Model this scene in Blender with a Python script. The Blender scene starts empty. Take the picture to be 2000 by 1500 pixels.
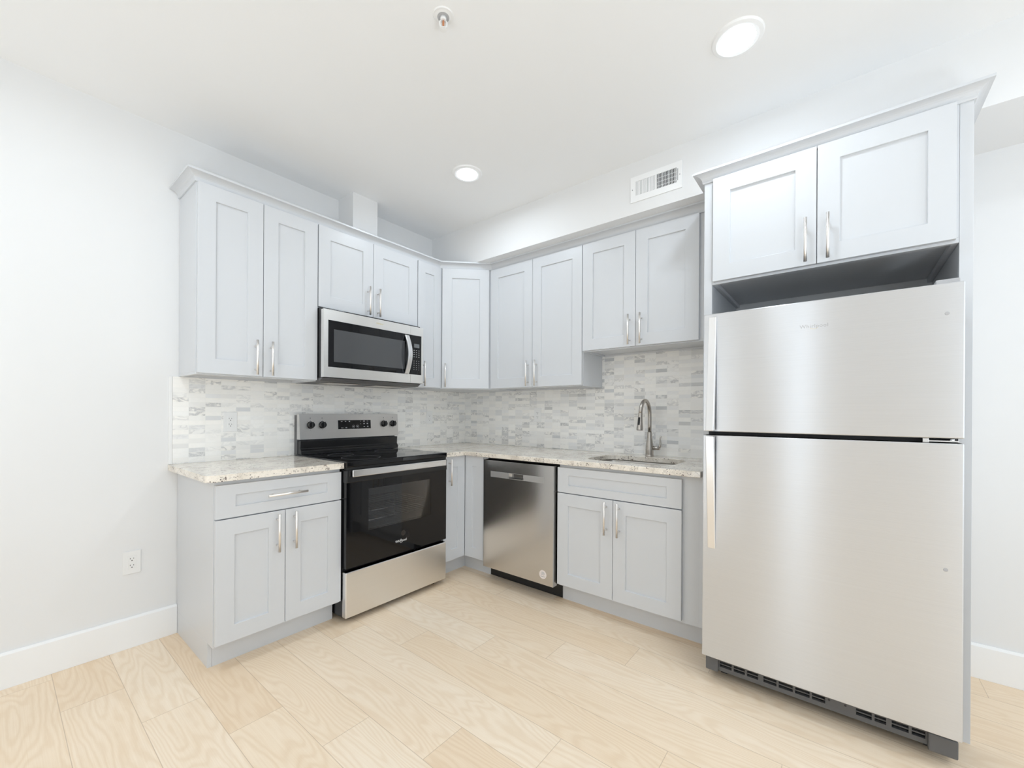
import bpy, bmesh, math, random
from mathutils import Matrix, Vector
random.seed(7)
SC = bpy.context.scene
COL = SC.collection
PI = math.pi

# ------------------------------------------------------------------ camera
cam_d = bpy.data.cameras.new('camera')
cam = bpy.data.objects.new('camera', cam_d)
COL.objects.link(cam)
R2 = Vector((-0.62425259, 0.7812049, 0.0052545))
U2 = Vector((0.00260818, -0.00464188, 0.99998583))
F = Vector((-0.78121822, -0.62425744, -0.00086018))
M = Matrix.Identity(4)
for i in range(3):
    M[i][0], M[i][1], M[i][2] = R2[i], U2[i], -F[i]
M.translation = Vector((2.8316, 2.8318, 1.2038))
cam.matrix_world = M
cam_d.sensor_fit = 'HORIZONTAL'
cam_d.sensor_width = 36.0
cam_d.lens = 812.1122 / 2000 * 36
cam_d.shift_x = (1000 - 999.48) / 2000
cam_d.shift_y = (806.3 - 750) / 2000
cam_d.clip_start = 0.02
SC.camera = cam

# ------------------------------------------------------------------ view, world, daylight
SC.view_settings.view_transform = 'Standard'
SC.view_settings.look = 'None'
SC.view_settings.gamma = 1.0
SC.view_settings.use_curve_mapping = False
SC.view_settings.exposure = -0.54
SC.cycles.max_bounces = 14
SC.cycles.diffuse_bounces = 8
SC.cycles.glossy_bounces = 5
SC.cycles.sample_clamp_indirect = 6.0
SC.cycles.use_denoising = True

world = bpy.data.worlds.new('sky')
SC.world = world
world.use_nodes = True
bg = world.node_tree.nodes['Background']
bg.inputs[0].default_value = (0.80, 0.90, 1.0, 1)
bg.inputs[1].default_value = 1.0

ROOM_X, ROOM_Y, ZC = 5.9, 5.6, 2.7142     # far walls behind the camera, ceiling height
WIN = [  # wall, along0, along1, z0, z1, watts
    ('y', 0.9, 2.7, 0.75, 2.2, 27.5),
    ('y', 3.5, 5.1, 0.75, 2.2, 21.5),
    ('x', 2.17, 2.42, 0.08, 2.2, 5.5),
    ('x', 4.25, 5.35, 0.75, 2.2, 20.0),
]
TILT = math.radians(10)      # daylight thrown up into the room by the bright ground outside
def daylight(wall, a0, a1, z0, z1, watts):
    d = bpy.data.lights.new('daylight', 'AREA')
    d.shape = 'RECTANGLE'
    d.size, d.size_y = a1 - a0 - 0.06, z1 - z0 - 0.06
    d.energy = watts
    d.color = (0.785, 0.90, 1.0)
    o = bpy.data.objects.new('daylight', d)
    COL.objects.link(o)
    if wall == 'y':
        o.location = ((a0 + a1) / 2, ROOM_Y + 0.05, (z0 + z1) / 2)
        o.rotation_euler = (-PI / 2 - TILT, 0, 0)
    else:
        o.location = (ROOM_X + 0.05, (a0 + a1) / 2, (z0 + z1) / 2)
        o.rotation_euler = (-PI / 2 - TILT, 0, -PI / 2)
for w in WIN:
    daylight(*w)
# two unseen uplights added behind the camera to brighten the ceiling
for lx, ly, lw in ((3.75, 1.6, 17.0), (2.55, 4.0, 29.0)):
    bd = bpy.data.lights.new('added_uplight', 'AREA')
    bd.shape = 'DISK'
    bd.size = 0.5
    bd.energy = lw
    bd.color = (0.785, 0.90, 1.0)
    bo = bpy.data.objects.new('added_uplight', bd)
    COL.objects.link(bo)
    bo.location = (lx, ly, 0.5)
    bo.rotation_euler = (PI, 0, 0)
LAMP_STRENGTH = 178.0

# ------------------------------------------------------------------ materials
def lin(c):
    return tuple(((v / 255) / 12.92 if v / 255 <= 0.04045 else ((v / 255 + 0.055) / 1.055) ** 2.4) for v in c) + (1,)

def mat(name, col, rough=0.5, metal=0.0, spec=0.5, aniso=0.0, emit=None, estr=0.0, coat=0.0, trans=0.0):
    m = bpy.data.materials.new(name)
    m.use_nodes = True
    b = m.node_tree.nodes['Principled BSDF']
    b.inputs['Base Color'].default_value = col if len(col) == 4 else col + (1,)
    b.inputs['Roughness'].default_value = rough
    b.inputs['Metallic'].default_value = metal
    b.inputs['Specular IOR Level'].default_value = spec
    b.inputs['Anisotropic'].default_value = aniso
    b.inputs['Coat Weight'].default_value = coat
    b.inputs['Transmission Weight'].default_value = trans
    if emit:
        b.inputs['Emission Color'].default_value = emit
        b.inputs['Emission Strength'].default_value = estr
    return m

class N:
    """small node-tree helper"""
    def __init__(s, m):
        s.t = m.node_tree
        s.b = s.t.nodes['Principled BSDF']
    def n(s, typ, **kw):
        o = s.t.nodes.new(typ)
        for k, v in kw.items():
            setattr(o, k, v)
        return o
    def l(s, a, b):
        s.t.links.new(a, b)
    def val(s, sock, x):
        if isinstance(x, (int, float)):
            sock.default_value = x
        elif isinstance(x, (tuple, list)):
            sock.default_value = x
        else:
            s.l(x, sock)
    def math(s, op, a, b=None, c=None):
        o = s.n('ShaderNodeMath', operation=op)
        s.val(o.inputs[0], a)
        if b is not None: s.val(o.inputs[1], b)
        if c is not None: s.val(o.inputs[2], c)
        return o.outputs[0]
    def pos(s):
        o = s.n('ShaderNodeNewGeometry')
        x = s.n('ShaderNodeSeparateXYZ')
        s.l(o.outputs['Position'], x.inputs[0])
        return x.outputs[0], x.outputs[1], x.outputs[2]
    def xyz(s, a, b, c):
        o = s.n('ShaderNodeCombineXYZ')
        for i, v in enumerate((a, b, c)):
            s.val(o.inputs[i], v)
        return o.outputs[0]
    def noise(s, vec, scale, detail=3, rough=0.55, dist=0.0):
        o = s.n('ShaderNodeTexNoise')
        s.l(vec, o.inputs['Vector'])
        o.inputs['Scale'].default_value = scale
        o.inputs['Detail'].default_value = detail
        o.inputs['Roughness'].default_value = rough
        o.inputs['Distortion'].default_value = dist
        return o.outputs['Fac']
    def white(s, vec):
        o = s.n('ShaderNodeTexWhiteNoise', noise_dimensions='3D')
        s.l(vec, o.inputs['Vector'])
        return o.outputs['Value']
    def ramp(s, fac, stops):
        o = s.n('ShaderNodeValToRGB')
        e = o.color_ramp.elements
        while len(e) < len(stops):
            e.new(0.5)
        for i, (p, c) in enumerate(stops):
            e[i].position = p
            e[i].color = c if len(c) == 4 else tuple(c) + (1,)
        s.l(fac, o.inputs[0])
        return o.outputs[0]
    def mix(s, fac, a, b, blend='MIX'):
        o = s.n('ShaderNodeMix', data_type='RGBA', blend_type=blend)
        s.val(o.inputs[0], fac)
        s.val(o.inputs[6], a)
        s.val(o.inputs[7], b)
        return o.outputs[2]
    def bump(s, h, strength=0.1, dist=0.002):
        o = s.n('ShaderNodeBump')
        o.inputs['Strength'].default_value = strength
        o.inputs['Distance'].default_value = dist
        s.l(h, o.inputs['Height'])
        s.l(o.outputs[0], s.b.inputs['Normal'])

def g(v):
    return (v, v, v, 1)

def painted(name, col, rough, amount=0.04, scale=180):
    m = mat(name, col, rough)
    k = N(m)
    x, y, z = k.pos()
    k.bump(k.noise(k.xyz(x, y, z), scale, 2), amount, 0.001)
    return m

WALL = painted('wall_paint', (0.815, 0.817, 0.82), 0.6)
CEIL = painted('ceiling_paint', (0.895, 0.90, 0.905), 0.75)
TRIM = painted('white_trim_paint', (0.91, 0.915, 0.92), 0.35, 0.02)
PAINT = painted('grey_cabinet_paint', (0.665, 0.682, 0.708), 0.34, 0.02)
PLASTIC = mat('white_plastic', (0.86, 0.86, 0.855), 0.3)
SLOT = mat('dark_slot', (0.03, 0.03, 0.03), 0.6)
BLACK = mat('black_enamel', (0.012, 0.012, 0.013), 0.22)
BLACKGLASS = mat('black_glass', (0.005, 0.005, 0.006), 0.04, spec=0.4)
DULLBLACK = mat('black_plastic', (0.014, 0.014, 0.014), 0.5)
DARKGREY = mat('dark_grey_plastic', (0.14, 0.14, 0.145), 0.5)
GRILLEGREY = mat('grille_grey_plastic', (0.115, 0.115, 0.118), 0.45)
INKWHITE = mat('white_print', (0.85, 0.85, 0.85), 0.5)
INKGREY = mat('grey_print', (0.25, 0.25, 0.26), 0.5)
INKMID = mat('pale_grey_print', (0.45, 0.45, 0.46), 0.5)
INKGOLD = mat('gold_print', (0.75, 0.66, 0.38), 0.4)
CHROME = mat('polished_steel', (0.78, 0.78, 0.79), 0.14, 1.0)
NICKEL = mat('brushed_nickel', (0.50, 0.465, 0.425), 0.27, 1.0)
PULL = mat('satin_nickel_pull', (0.90, 0.87, 0.84), 0.36, 1.0)
WARMSTICK = mat('pinkish_paper', (0.86, 0.78, 0.75), 0.6)
LENS = mat('lamp_lens', (0.9, 0.9, 0.9), 0.4, emit=(0.81, 0.91, 1.0, 1), estr=LAMP_STRENGTH)
BRASS = mat('sprinkler_bulb', (0.55, 0.22, 0.1), 0.25)
GLASSBLUE = mat('display_glass', (0.05, 0.055, 0.06), 0.1)

def brushed(name, col, rough, aniso=0.75, streak=0.05):
    """horizontally brushed sheet steel: reflections smear vertically"""
    m = mat(name, col, rough, 1.0, aniso=aniso)
    k = N(m)
    x, y, z = k.pos()
    k.b.inputs['Anisotropic Rotation'].default_value = 0.0
    tg = k.n('ShaderNodeCombineXYZ')
    tg.inputs[2].default_value = 1.0
    k.l(tg.outputs[0], k.b.inputs['Tangent'])
    f = k.noise(k.xyz(k.math('MULTIPLY', x, 3), k.math('MULTIPLY', y, 3), k.math('MULTIPLY', z, 900)), 1.0, 2)
    k.l(k.mix(f, tuple(c * (1 - streak) for c in col[:3]) + (1,), tuple(min(1, c * (1 + streak)) for c in col[:3]) + (1,)), k.b.inputs['Base Color'])
    return m
STEEL_FRIDGE = brushed('brushed_steel_pale', (0.705, 0.722, 0.75), 0.32, 0.98)
STEEL = brushed('brushed_steel', (0.86, 0.85, 0.835), 0.28)
STEEL_MW = brushed('brushed_steel_bright', (0.96, 0.94, 0.91), 0.30)
STEEL_PANEL = brushed('brushed_steel_mid', (0.70, 0.69, 0.68), 0.28)
STEEL_SINK = brushed('sink_steel', (0.50, 0.48, 0.45), 0.35)
STEEL_DW = brushed('brushed_steel_dark', (0.62, 0.605, 0.585), 0.22)
HANDLE_STEEL = mat('handle_steel', (0.86, 0.86, 0.865), 0.3, 1.0)

def tile_mat(name, axis, off, pitch):
    m = mat(name, (0.8, 0.8, 0.78), 0.28)
    k = N(m)
    x, y, z = k.pos()
    a = x if axis == 'x' else y
    u = k.math('DIVIDE', k.math('SUBTRACT', a, off), pitch)
    v = k.math('DIVIDE', k.math('SUBTRACT', z, 1.3526), 0.0253)
    cu, cv = k.math('FLOOR', u), k.math('FLOOR', v)
    fu, fv = k.math('FRACT', u), k.math('FRACT', v)
    seed = 3.0 if axis == 'x' else 11.0
    r1 = k.white(k.xyz(cu, cv, seed))
    r2 = k.white(k.xyz(cu, cv, seed + 5))
    r3 = k.white(k.xyz(cu, cv, seed + 9))
    base = k.ramp(r1, [(0.0, lin((222, 223, 224))), (0.06, lin((238, 238, 238))), (0.22, lin((248, 247, 244))),
                       (0.62, lin((252, 251, 248))), (1.0, lin((254, 252, 248)))])
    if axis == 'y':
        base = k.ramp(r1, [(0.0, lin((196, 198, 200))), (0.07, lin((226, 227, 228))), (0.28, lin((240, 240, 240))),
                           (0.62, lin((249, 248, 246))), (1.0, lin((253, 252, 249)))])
    base = k.mix(k.math('MULTIPLY', r2, 0.35), base, lin((250, 245, 236)))
    # grey veins, different in each tile
    p = k.xyz(k.math('ADD', k.math('MULTIPLY', a, 1.0), k.math('MULTIPLY', r2, 9.0)),
              k.math('ADD', k.math('MULTIPLY', z, 1.6), k.math('MULTIPLY', r3, 7.0)), k.math('MULTIPLY', r1, 5.0))
    vn = k.noise(p, 17, 3, 0.55, 0.9)
    ridge = k.math('SUBTRACT', 1.0, k.math('MULTIPLY', k.math('ABSOLUTE', k.math('SUBTRACT', vn, 0.52)), 9.0))
    ridge = k.math('MAXIMUM', ridge, 0.0)
    gate = k.math('MULTIPLY', k.math('GREATER_THAN', r3, 0.60), k.math('MULTIPLY', r2, 0.75))
    base = k.mix(k.math('MULTIPLY', ridge, gate), base, lin((170, 171, 174)))
    cloud = k.noise(p, 60, 2)
    base = k.mix(k.math('MULTIPLY', k.math('SUBTRACT', cloud, 0.4), 0.35), base, lin((222, 222, 223)))
    # fine horizontal saw lines
    gu = k.math('LESS_THAN', k.math('MINIMUM', fu, k.math('SUBTRACT', 1.0, fu)), 0.011)
    gv = k.math('LESS_THAN', k.math('MINIMUM', fv, k.math('SUBTRACT', 1.0, fv)), 0.035)
    gr = k.math('MAXIMUM', gu, gv)
    k.l(k.mix(gr, base, lin((240, 239, 235))), k.b.inputs['Base Color'])
    k.l(k.math('ADD', 0.26, k.math('MULTIPLY', gr, 0.4)), k.b.inputs['Roughness'])
    k.bump(k.math('SUBTRACT', 1.0, gr), 0.18, 0.0012)
    return m
TILE_A = tile_mat('marble_mosaic', 'x', 2.2285, 0.0763)
TILE_B = tile_mat('marble_mosaic_return', 'y', 0.0084, 0.0759)

def granite():
    m = mat('granite', (0.75, 0.72, 0.67), 0.12, spec=0.5)
    k = N(m)
    x, y, z = k.pos()
    p = k.xyz(x, y, z)
    big = k.noise(k.xyz(k.math('MULTIPLY', x, 1.0), k.math('MULTIPLY', y, 1.0), k.math('MULTIPLY', z, 1.5)), 9, 4, 0.6, 0.6)
    base = k.ramp(big, [(0.30, lin((208, 199, 188))), (0.46, lin((236, 228, 216))), (0.62, lin((247, 240, 229)))])
    mid = k.noise(p, 55, 4, 0.65, 0.8)
    base = k.mix(k.ramp(mid, [(0.54, g(0)), (0.66, g(0.55))]), base, lin((176, 168, 160)))
    vo = k.n('ShaderNodeTexVoronoi', feature='F1')
    vo.inputs['Scale'].default_value = 150
    k.l(p, vo.inputs['Vector'])
    cell = k.n('ShaderNodeSeparateColor')
    k.l(vo.outputs['Color'], cell.inputs[0])
    area = k.ramp(k.noise(p, 22, 3, 0.6), [(0.50, g(0)), (0.60, g(1))])
    spot = k.math('MULTIPLY', k.math('GREATER_THAN', cell.outputs[0], 0.72), area)
    spot = k.math('MULTIPLY', spot, k.math('LESS_THAN', vo.outputs['Distance'], 0.55))
    dark = k.mix(cell.outputs[1], lin((88, 56, 50)), lin((66, 58, 58)))
    base = k.mix(k.math('MULTIPLY', spot, 0.9), base, dark)
    fine = k.noise(p, 320, 2)
    base = k.mix(k.ramp(fine, [(0.60, g(0)), (0.68, g(0.45))]), base, lin((150, 136, 124)))
    k.l(base, k.b.inputs['Base Color'])
    return m
GRANITE = granite()

def wood_floor():
    m = mat('oak_plank_floor', (0.75, 0.65, 0.5), 0.42, spec=0.4)
    k = N(m)
    x, y, z = k.pos()
    W, L = 0.1905, 1.30
    c = k.math('DIVIDE', k.math('SUBTRACT', 2.658, x), W)
    col = k.math('FLOOR', c)
    fc = k.math('FRACT', c)
    r = k.math('DIVIDE', k.math('SUBTRACT', k.math('SUBTRACT', y, 0.40), k.math('MULTIPLY', col, 0.3245)), L)
    row = k.math('FLOOR', r)
    fr = k.math('FRACT', r)
    r1 = k.white(k.xyz(col, row, 1.0))
    r2 = k.white(k.xyz(col, row, 4.0))
    r3 = k.white(k.xyz(col, row, 8.0))
    px = k.math('ADD', k.math('SUBTRACT', fc, 0.5), k.math('MULTIPLY', k.math('SUBTRACT', r2, 0.5), 0.7))
    py = k.math('ADD', k.math('MULTIPLY', fr, L), k.math('MULTIPLY', r3, 31.0))
    warp = k.noise(k.xyz(k.math('MULTIPLY', px, 1.1), k.math('MULTIPLY', py, 0.85), k.math('MULTIPLY', r1, 17)), 1.0, 2, 0.4)
    wob = k.noise(k.xyz(k.math('MULTIPLY', px, 5.0), k.math('MULTIPLY', py, 9.0), r3), 1.0, 2, 0.5)
    # cathedral figure: contour lines of a slow field, drawn out along the plank
    rings = k.math('ADD', k.math('MULTIPLY', px, 0.42), k.math('ADD', k.math('MULTIPLY', warp, 1.9), k.math('MULTIPLY', wob, 0.07)))
    wv = k.math('SINE', k.math('MULTIPLY', rings, 84.0))
    grain = k.ramp(k.math('ADD', 0.5, k.math('MULTIPLY', wv, 0.5)), [(0.0, g(0)), (0.55, g(0.35)), (1.0, g(1))])
    fibre = k.noise(k.xyz(k.math('MULTIPLY', px, 60), k.math('MULTIPLY', py, 4.0), r1), 1.0, 4, 0.7)
    tone = k.ramp(r1, [(0.0, lin((243, 221, 194))), (0.35, lin((248, 229, 204))), (0.7, lin((251, 234, 212))), (1.0, lin((253, 238, 218)))])
    patch = k.noise(k.xyz(px, k.math('MULTIPLY', py, 1.4), k.math('MULTIPLY', r2, 9)), 2.2, 2)
    tone = k.mix(k.math('MULTIPLY', k.math('SUBTRACT', patch, 0.35), 0.8), tone, lin((242, 219, 189)))
    dark = k.mix(1.0, tone, lin((234, 223, 208)), 'MULTIPLY')
    c1 = k.mix(k.math('MULTIPLY', grain, 0.38), tone, dark)
    c2 = k.mix(k.math('MULTIPLY', k.math('SUBTRACT', fibre, 0.3), 0.85), c1, dark)
    ew = k.math('LESS_THAN', k.math('MINIMUM', fc, k.math('SUBTRACT', 1.0, fc)), 0.0062)
    el = k.math('LESS_THAN', k.math('MINIMUM', fr, k.math('SUBTRACT', 1.0, fr)), 0.0009)
    e = k.math('MAXIMUM', ew, el)
    k.l(k.mix(k.math('MULTIPLY', e, 0.5), c2, lin((176, 150, 118))), k.b.inputs['Base Color'])
    k.bump(k.math('SUBTRACT', k.math('MULTIPLY', fibre, 0.25), e), 0.12, 0.001)
    return m
FLOOR = wood_floor()

def window_glass(name, tint, see):
    m = bpy.data.materials.new(name)
    m.use_nodes = True
    t = m.node_tree
    t.nodes.clear()
    out = t.nodes.new('ShaderNodeOutputMaterial')
    mx = t.nodes.new('ShaderNodeMixShader')
    fr = t.nodes.new('ShaderNodeFresnel')
    fr.inputs['IOR'].default_value = 1.52
    gl = t.nodes.new('ShaderNodeBsdfGlossy')
    gl.inputs['Roughness'].default_value = 0.03
    tr = t.nodes.new('ShaderNodeBsdfTransparent')
    tr.inputs['Color'].default_value = tint
    t.links.new(fr.outputs[0], mx.inputs[0])
    t.links.new(tr.outputs[0], mx.inputs[1])
    t.links.new(gl.outputs[0], mx.inputs[2])
    t.links.new(mx.outputs[0], out.inputs[0])
    return m
OVENGLASS = window_glass('tinted_oven_glass', (0.62, 0.62, 0.63, 1), 0.4)
CLEARGLASS = window_glass('clear_window_glass', (0.97, 0.98, 0.98, 1), 1)

# ------------------------------------------------------------------ mesh helpers
class MB:
    def __init__(s):
        s.bm = bmesh.new()
    def box(s, x0, x1, y0, y1, z0, z1):
        v = [s.bm.verts.new((x, y, z)) for x in (x0, x1) for y in (y0, y1) for z in (z0, z1)]
        for f in ((0, 1, 3, 2), (4, 6, 7, 5), (0, 4, 5, 1), (2, 3, 7, 6), (0, 2, 6, 4), (1, 5, 7, 3)):
            s.bm.faces.new([v[i] for i in f])
        return s
    def mark(s, x0, x1, y0, y1, z0, z1):
        """a printed mark: a box in the part's second material"""
        n = len(s.bm.faces)
        s.box(x0, x1, y0, y1, z0, z1)
        s.bm.faces.ensure_lookup_table()
        for f in s.bm.faces[n:]:
            f.material_index = 1
        return s
    def hexa(s, a, b):
        """two quads (lists of four points, same order) joined into a solid"""
        va = [s.bm.verts.new(p) for p in a]
        vb = [s.bm.verts.new(p) for p in b]
        n = len(va)
        s.bm.faces.new(va[::-1])
        s.bm.faces.new(vb)
        for i in range(n):
            j = (i + 1) % n
            s.bm.faces.new((va[i], va[j], vb[j], vb[i]))
        return s
    def prism(s, pts, axis, a, b):
        """2-D outline extruded along axis from a to b"""
        def P(p, t):
            return {'x': (t, p[0], p[1]), 'y': (p[0], t, p[1]), 'z': (p[0], p[1], t)}[axis]
        return s.hexa([P(p, a) for p in pts], [P(p, b) for p in pts])
    def cyl(s, p0, p1, r0, r1=None, n=24, smooth=True):
        return s.tube([p0, p1], [r0, r0 if r1 is None else r1], n, smooth)
    def tube(s, pts, r, n=16, smooth=True):
        pts = [Vector(p) for p in pts]
        if isinstance(r, (int, float)):
            r = [r] * len(pts)
        rings = []
        up = None
        for i, p in enumerate(pts):
            a = pts[max(0, i - 1)]
            b = pts[min(len(pts) - 1, i + 1)]
            d = (b - a).normalized()
            if up is None:
                up = Vector((0, 0, 1)) if abs(d.z) < 0.9 else Vector((1, 0, 0))
            e1 = (up - d * up.dot(d)).normalized()
            up = e1
            e2 = d.cross(e1)
            rings.append([s.bm.verts.new(p + (e1 * math.cos(2 * PI * q / n) + e2 * math.sin(2 * PI * q / n)) * r[i]) for q in range(n)])
        for A, B in zip(rings, rings[1:]):
            for q in range(n):
                f = s.bm.faces.new((A[q], A[(q + 1) % n], B[(q + 1) % n], B[q]))
                f.smooth = smooth
        s.bm.faces.new(rings[0][::-1])
        s.bm.faces.new(rings[-1])
        return s
    def lathe(s, c, prof, n=40, axis='z', smooth=True, ring=False):
        """profile (radius, height) turned about an axis through c"""
        rings = []
        for r, h in prof:
            ring = []
            for q in range(n):
                a = 2 * PI * q / n
                u, w = r * math.cos(a), r * math.sin(a)
                p = {'z': (c[0] + u, c[1] + w, c[2] + h), 'y': (c[0] + u, c[1] + h, c[2] + w), 'x': (c[0] + h, c[1] + u, c[2] + w)}[axis]
                ring.append(s.bm.verts.new(p))
            rings.append(ring)
        pairs = list(zip(rings, rings[1:]))
        if ring:                        # a closed profile: an open ring, no end caps
            pairs.append((rings[-1], rings[0]))
        for A, B in pairs:
            for q in range(n):
                f = s.bm.faces.new((A[q], A[(q + 1) % n], B[(q + 1) % n], B[q]))
                f.smooth = smooth and not ring
        if ring:
            return s
        if prof[0][0] > 1e-6:
            s.bm.faces.new(rings[0][::-1])
        if prof[-1][0] > 1e-6:
            s.bm.faces.new(rings[-1])
        return s
    def shaker(s, x0, x1, z0, z1, t, stile, rail, rec=0.009):
        """frame-and-panel front: outer face at y=-t, back at y=0"""
        b = s.bm
        def ring(xa, xb, za, zb, y):
            return [b.verts.new(p) for p in ((xa, y, za), (xb, y, za), (xb, y, zb), (xa, y, zb))]
        o = ring(x0, x1, z0, z1, -t)
        i = ring(x0 + stile, x1 - stile, z0 + rail, z1 - rail, -t)
        p = ring(x0 + stile + 0.001, x1 - stile - 0.001, z0 + rail + 0.001, z1 - rail - 0.001, -t + rec)
        k = ring(x0, x1, z0, z1, -0.0005)
        for q in range(4):
            j = (q + 1) % 4
            b.faces.new((o[q], o[j], i[j], i[q]))
            b.faces.new((i[q], i[j], p[j], p[q]))
            b.faces.new((k[q], k[j], o[j], o[q]))
        b.faces.new(p)
        b.faces.new(k[::-1])
        return s
    def obj(s, name, material, parent=None, bevel=0.0, seg=2, mats=None):
        bmesh.ops.recalc_face_normals(s.bm, faces=s.bm.faces)
        me = bpy.data.meshes.new(name)
        s.bm.to_mesh(me)
        s.bm.free()
        me.materials.append(material)
        for m in mats or []:
            me.materials.append(m)
        o = bpy.data.objects.new(name, me)
        COL.objects.link(o)
        if parent is not None:
            o.parent = parent
        if bevel:
            md = o.modifiers.new('soft_edges', 'BEVEL')
            md.width = bevel
            md.segments = seg
            md.limit_method = 'ANGLE'
            md.angle_limit = math.radians(40)
        return o

def thing(name, label, cat, loc, rotz=0.0, group=None):
    o = bpy.data.objects.new(name, None)
    o.empty_display_size = 0.1
    COL.objects.link(o)
    o.location = loc
    o.rotation_euler = (0, 0, rotz)
    return tag(o, label, cat, group)
def tag(o, label, cat, group=None):
    o['label'] = label
    o['category'] = cat
    if group:
        o['group'] = group
    return o
def struct(o, label=None):
    o['kind'] = 'structure'
    if label:
        o['label'] = label
    return o
def dup(root, loc, rotz, label):
    r = root.copy()
    COL.objects.link(r)
    r.location = loc
    r.rotation_euler = (0, 0, rotz)
    r['label'] = label
    for ch in list(root.children):
        c = ch.copy()
        COL.objects.link(c)
        c.parent = r
        for gch in list(ch.children):
            d = gch.copy()
            COL.objects.link(d)
            d.parent = c
    return r
def text(name, body, size, loc, rot, material, parent, depth=0.0004, spacing=1.0):
    cu = bpy.data.curves.new(name, 'FONT')
    cu.body = body
    cu.size = size
    cu.extrude = depth
    cu.align_x = 'CENTER'
    cu.align_y = 'CENTER'
    cu.space_character = spacing
    cu.resolution_u = 4
    tmp = bpy.data.objects.new('lettering_source', cu)
    COL.objects.link(tmp)
    bpy.context.view_layer.update()
    me = bpy.data.meshes.new_from_object(tmp.evaluated_get(bpy.context.evaluated_depsgraph_get()))
    bpy.data.objects.remove(tmp)
    bpy.data.curves.remove(cu)
    me.materials.clear()
    me.materials.append(material)
    o = bpy.data.objects.new(name, me)
    COL.objects.link(o)
    o.parent = parent
    o.location = loc
    o.rotation_euler = rot
    return o

ROT_A, ROT_B, ROT_D = PI, PI / 2, math.radians(135)     # back-left wall, back-right wall, diagonal corner

# ------------------------------------------------------------------ the room
T = 0.12
struct(MB().box(-T, ROOM_X + T, -T, ROOM_Y + T, -0.1, 0).obj('floor', FLOOR), 'pale oak plank floor')
struct(MB().box(-T, ROOM_X + T, -T, ROOM_Y + T, ZC, ZC + 0.1).obj('ceiling', CEIL), 'flat off-white ceiling')
struct(MB().box(-T, ROOM_X + T, -T, 0, 0, ZC).obj('wall_left', WALL), 'white wall behind the range')
struct(MB().box(-T, 0, 0, ROOM_Y, 0, ZC).obj('wall_right', WALL), 'white wall behind the sink and refrigerator')
def wall_with_windows(name, wall):
    ws = sorted([w for w in WIN if w[0] == wall], key=lambda w: w[1])
    end = ROOM_X if wall == 'y' else ROOM_Y
    m = MB()
    def seg(a0, a1, z0, z1):
        if a1 - a0 < 1e-4 or z1 - z0 < 1e-4:
            return
        if wall == 'y':
            m.box(a0, a1, ROOM_Y, ROOM_Y + T, z0, z1)
        else:
            m.box(ROOM_X, ROOM_X + T, a0, a1, z0, z1)
    a = 0.0
    for _, a0, a1, z0, z1, _w in ws:
        seg(a, a0, 0, ZC)
        seg(a0, a1, 0, z0)
        seg(a0, a1, z1, ZC)
        a = a1
    seg(a, end, 0, ZC)
    struct(m.obj(name, WALL))
wall_with_windows('wall_front', 'y')
wall_with_windows('wall_side', 'x')
for n, (wl, a0, a1, z0, z1, _w) in enumerate(WIN):
    m = MB()
    def bar(p0, p1, q0, q1, d0=-0.012, d1=0.02):
        if wl == 'y':
            m.box(p0, p1, ROOM_Y + d0, ROOM_Y + d1, q0, q1)
        else:
            m.box(ROOM_X + d0, ROOM_X + d1, p0, p1, q0, q1)
    bar(a0 - 0.07, a0 + 0.03, z0 - 0.07, z1 + 0.07)
    bar(a1 - 0.03, a1 + 0.07, z0 - 0.07, z1 + 0.07)
    bar(a0 + 0.03, a1 - 0.03, z1 - 0.03, z1 + 0.07)
    bar(a0 + 0.03, a1 - 0.03, z0 - 0.07, z0 + 0.03)
    if z0 > 0.5:
        bar(a0 + 0.03, a1 - 0.03, (z0 + z1) / 2 - 0.02, (z0 + z1) / 2 + 0.02)
    w = struct(m.obj('window_%d' % (n + 1), TRIM, None, 0.003))

# dropped soffit over the sink wall, boxed chase above the microwave cabinet
struct(MB().box(0, 0.4165, 0, ROOM_Y, 2.4026, ZC).obj('ceiling_soffit', WALL), 'white dropped soffit above the sink wall cabinets')
struct(MB().box(1.094, 1.285, 0, 0.192, 2.30, ZC).obj('wall_chase', WALL), 'white boxed chase rising from the microwave cabinet to the ceiling')
def baseboard(name, pts_along, wall):
    prof = [(0, 0), (0.015, 0), (0.015, 0.146), (0.008, 0.156), (0, 0.156)]
    m = MB()
    a, b = pts_along
    if wall == 'y':
        m.prism([(d, z) for d, z in prof], 'x', a, b)
    else:
        m.prism([(d, z) for d, z in prof], 'y', a, b)
    return struct(m.obj(name, TRIM, None, 0.0015))
baseboard('baseboard_left', (2.2, ROOM_X), 'y')
baseboard('baseboard_right', (3.199, ROOM_Y), 'x')

# ------------------------------------------------------------------ cabinets
DT = 0.0225          # door thickness
ST = 0.076           # stile and rail width
def pull(x, z, parent, length=0.189, vertical=True, y=-DT):
    m = MB()
    h = length / 2
    yb = y - 0.032
    if vertical:
        m.cyl((x, yb, z - h), (x, yb, z + h), 0.0062, n=16)
        for s in (-1, 1):
            m.cyl((x, y, z + s * (h - 0.030)), (x, yb, z + s * (h - 0.030)), 0.0048, n=12)
    else:
        m.cyl((x - h, yb, z), (x + h, yb, z), 0.0062, n=16)
        for s in (-1, 1):
            m.cyl((x + s * (h - 0.030), y, z), (x + s * (h - 0.030), yb, z), 0.0048, n=12)
    return m.obj('handle', PULL, parent)
def door(parent, x0, x1, z0, z1, hx=None, hz=None, stile=ST, rail=ST, name='door'):
    d = MB().shaker(x0, x1, z0, z1, DT, stile, rail).obj(name, PAINT, parent, 0.0012)
    if hx is not None:
        pull(hx, hz, d)
    return d

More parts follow.
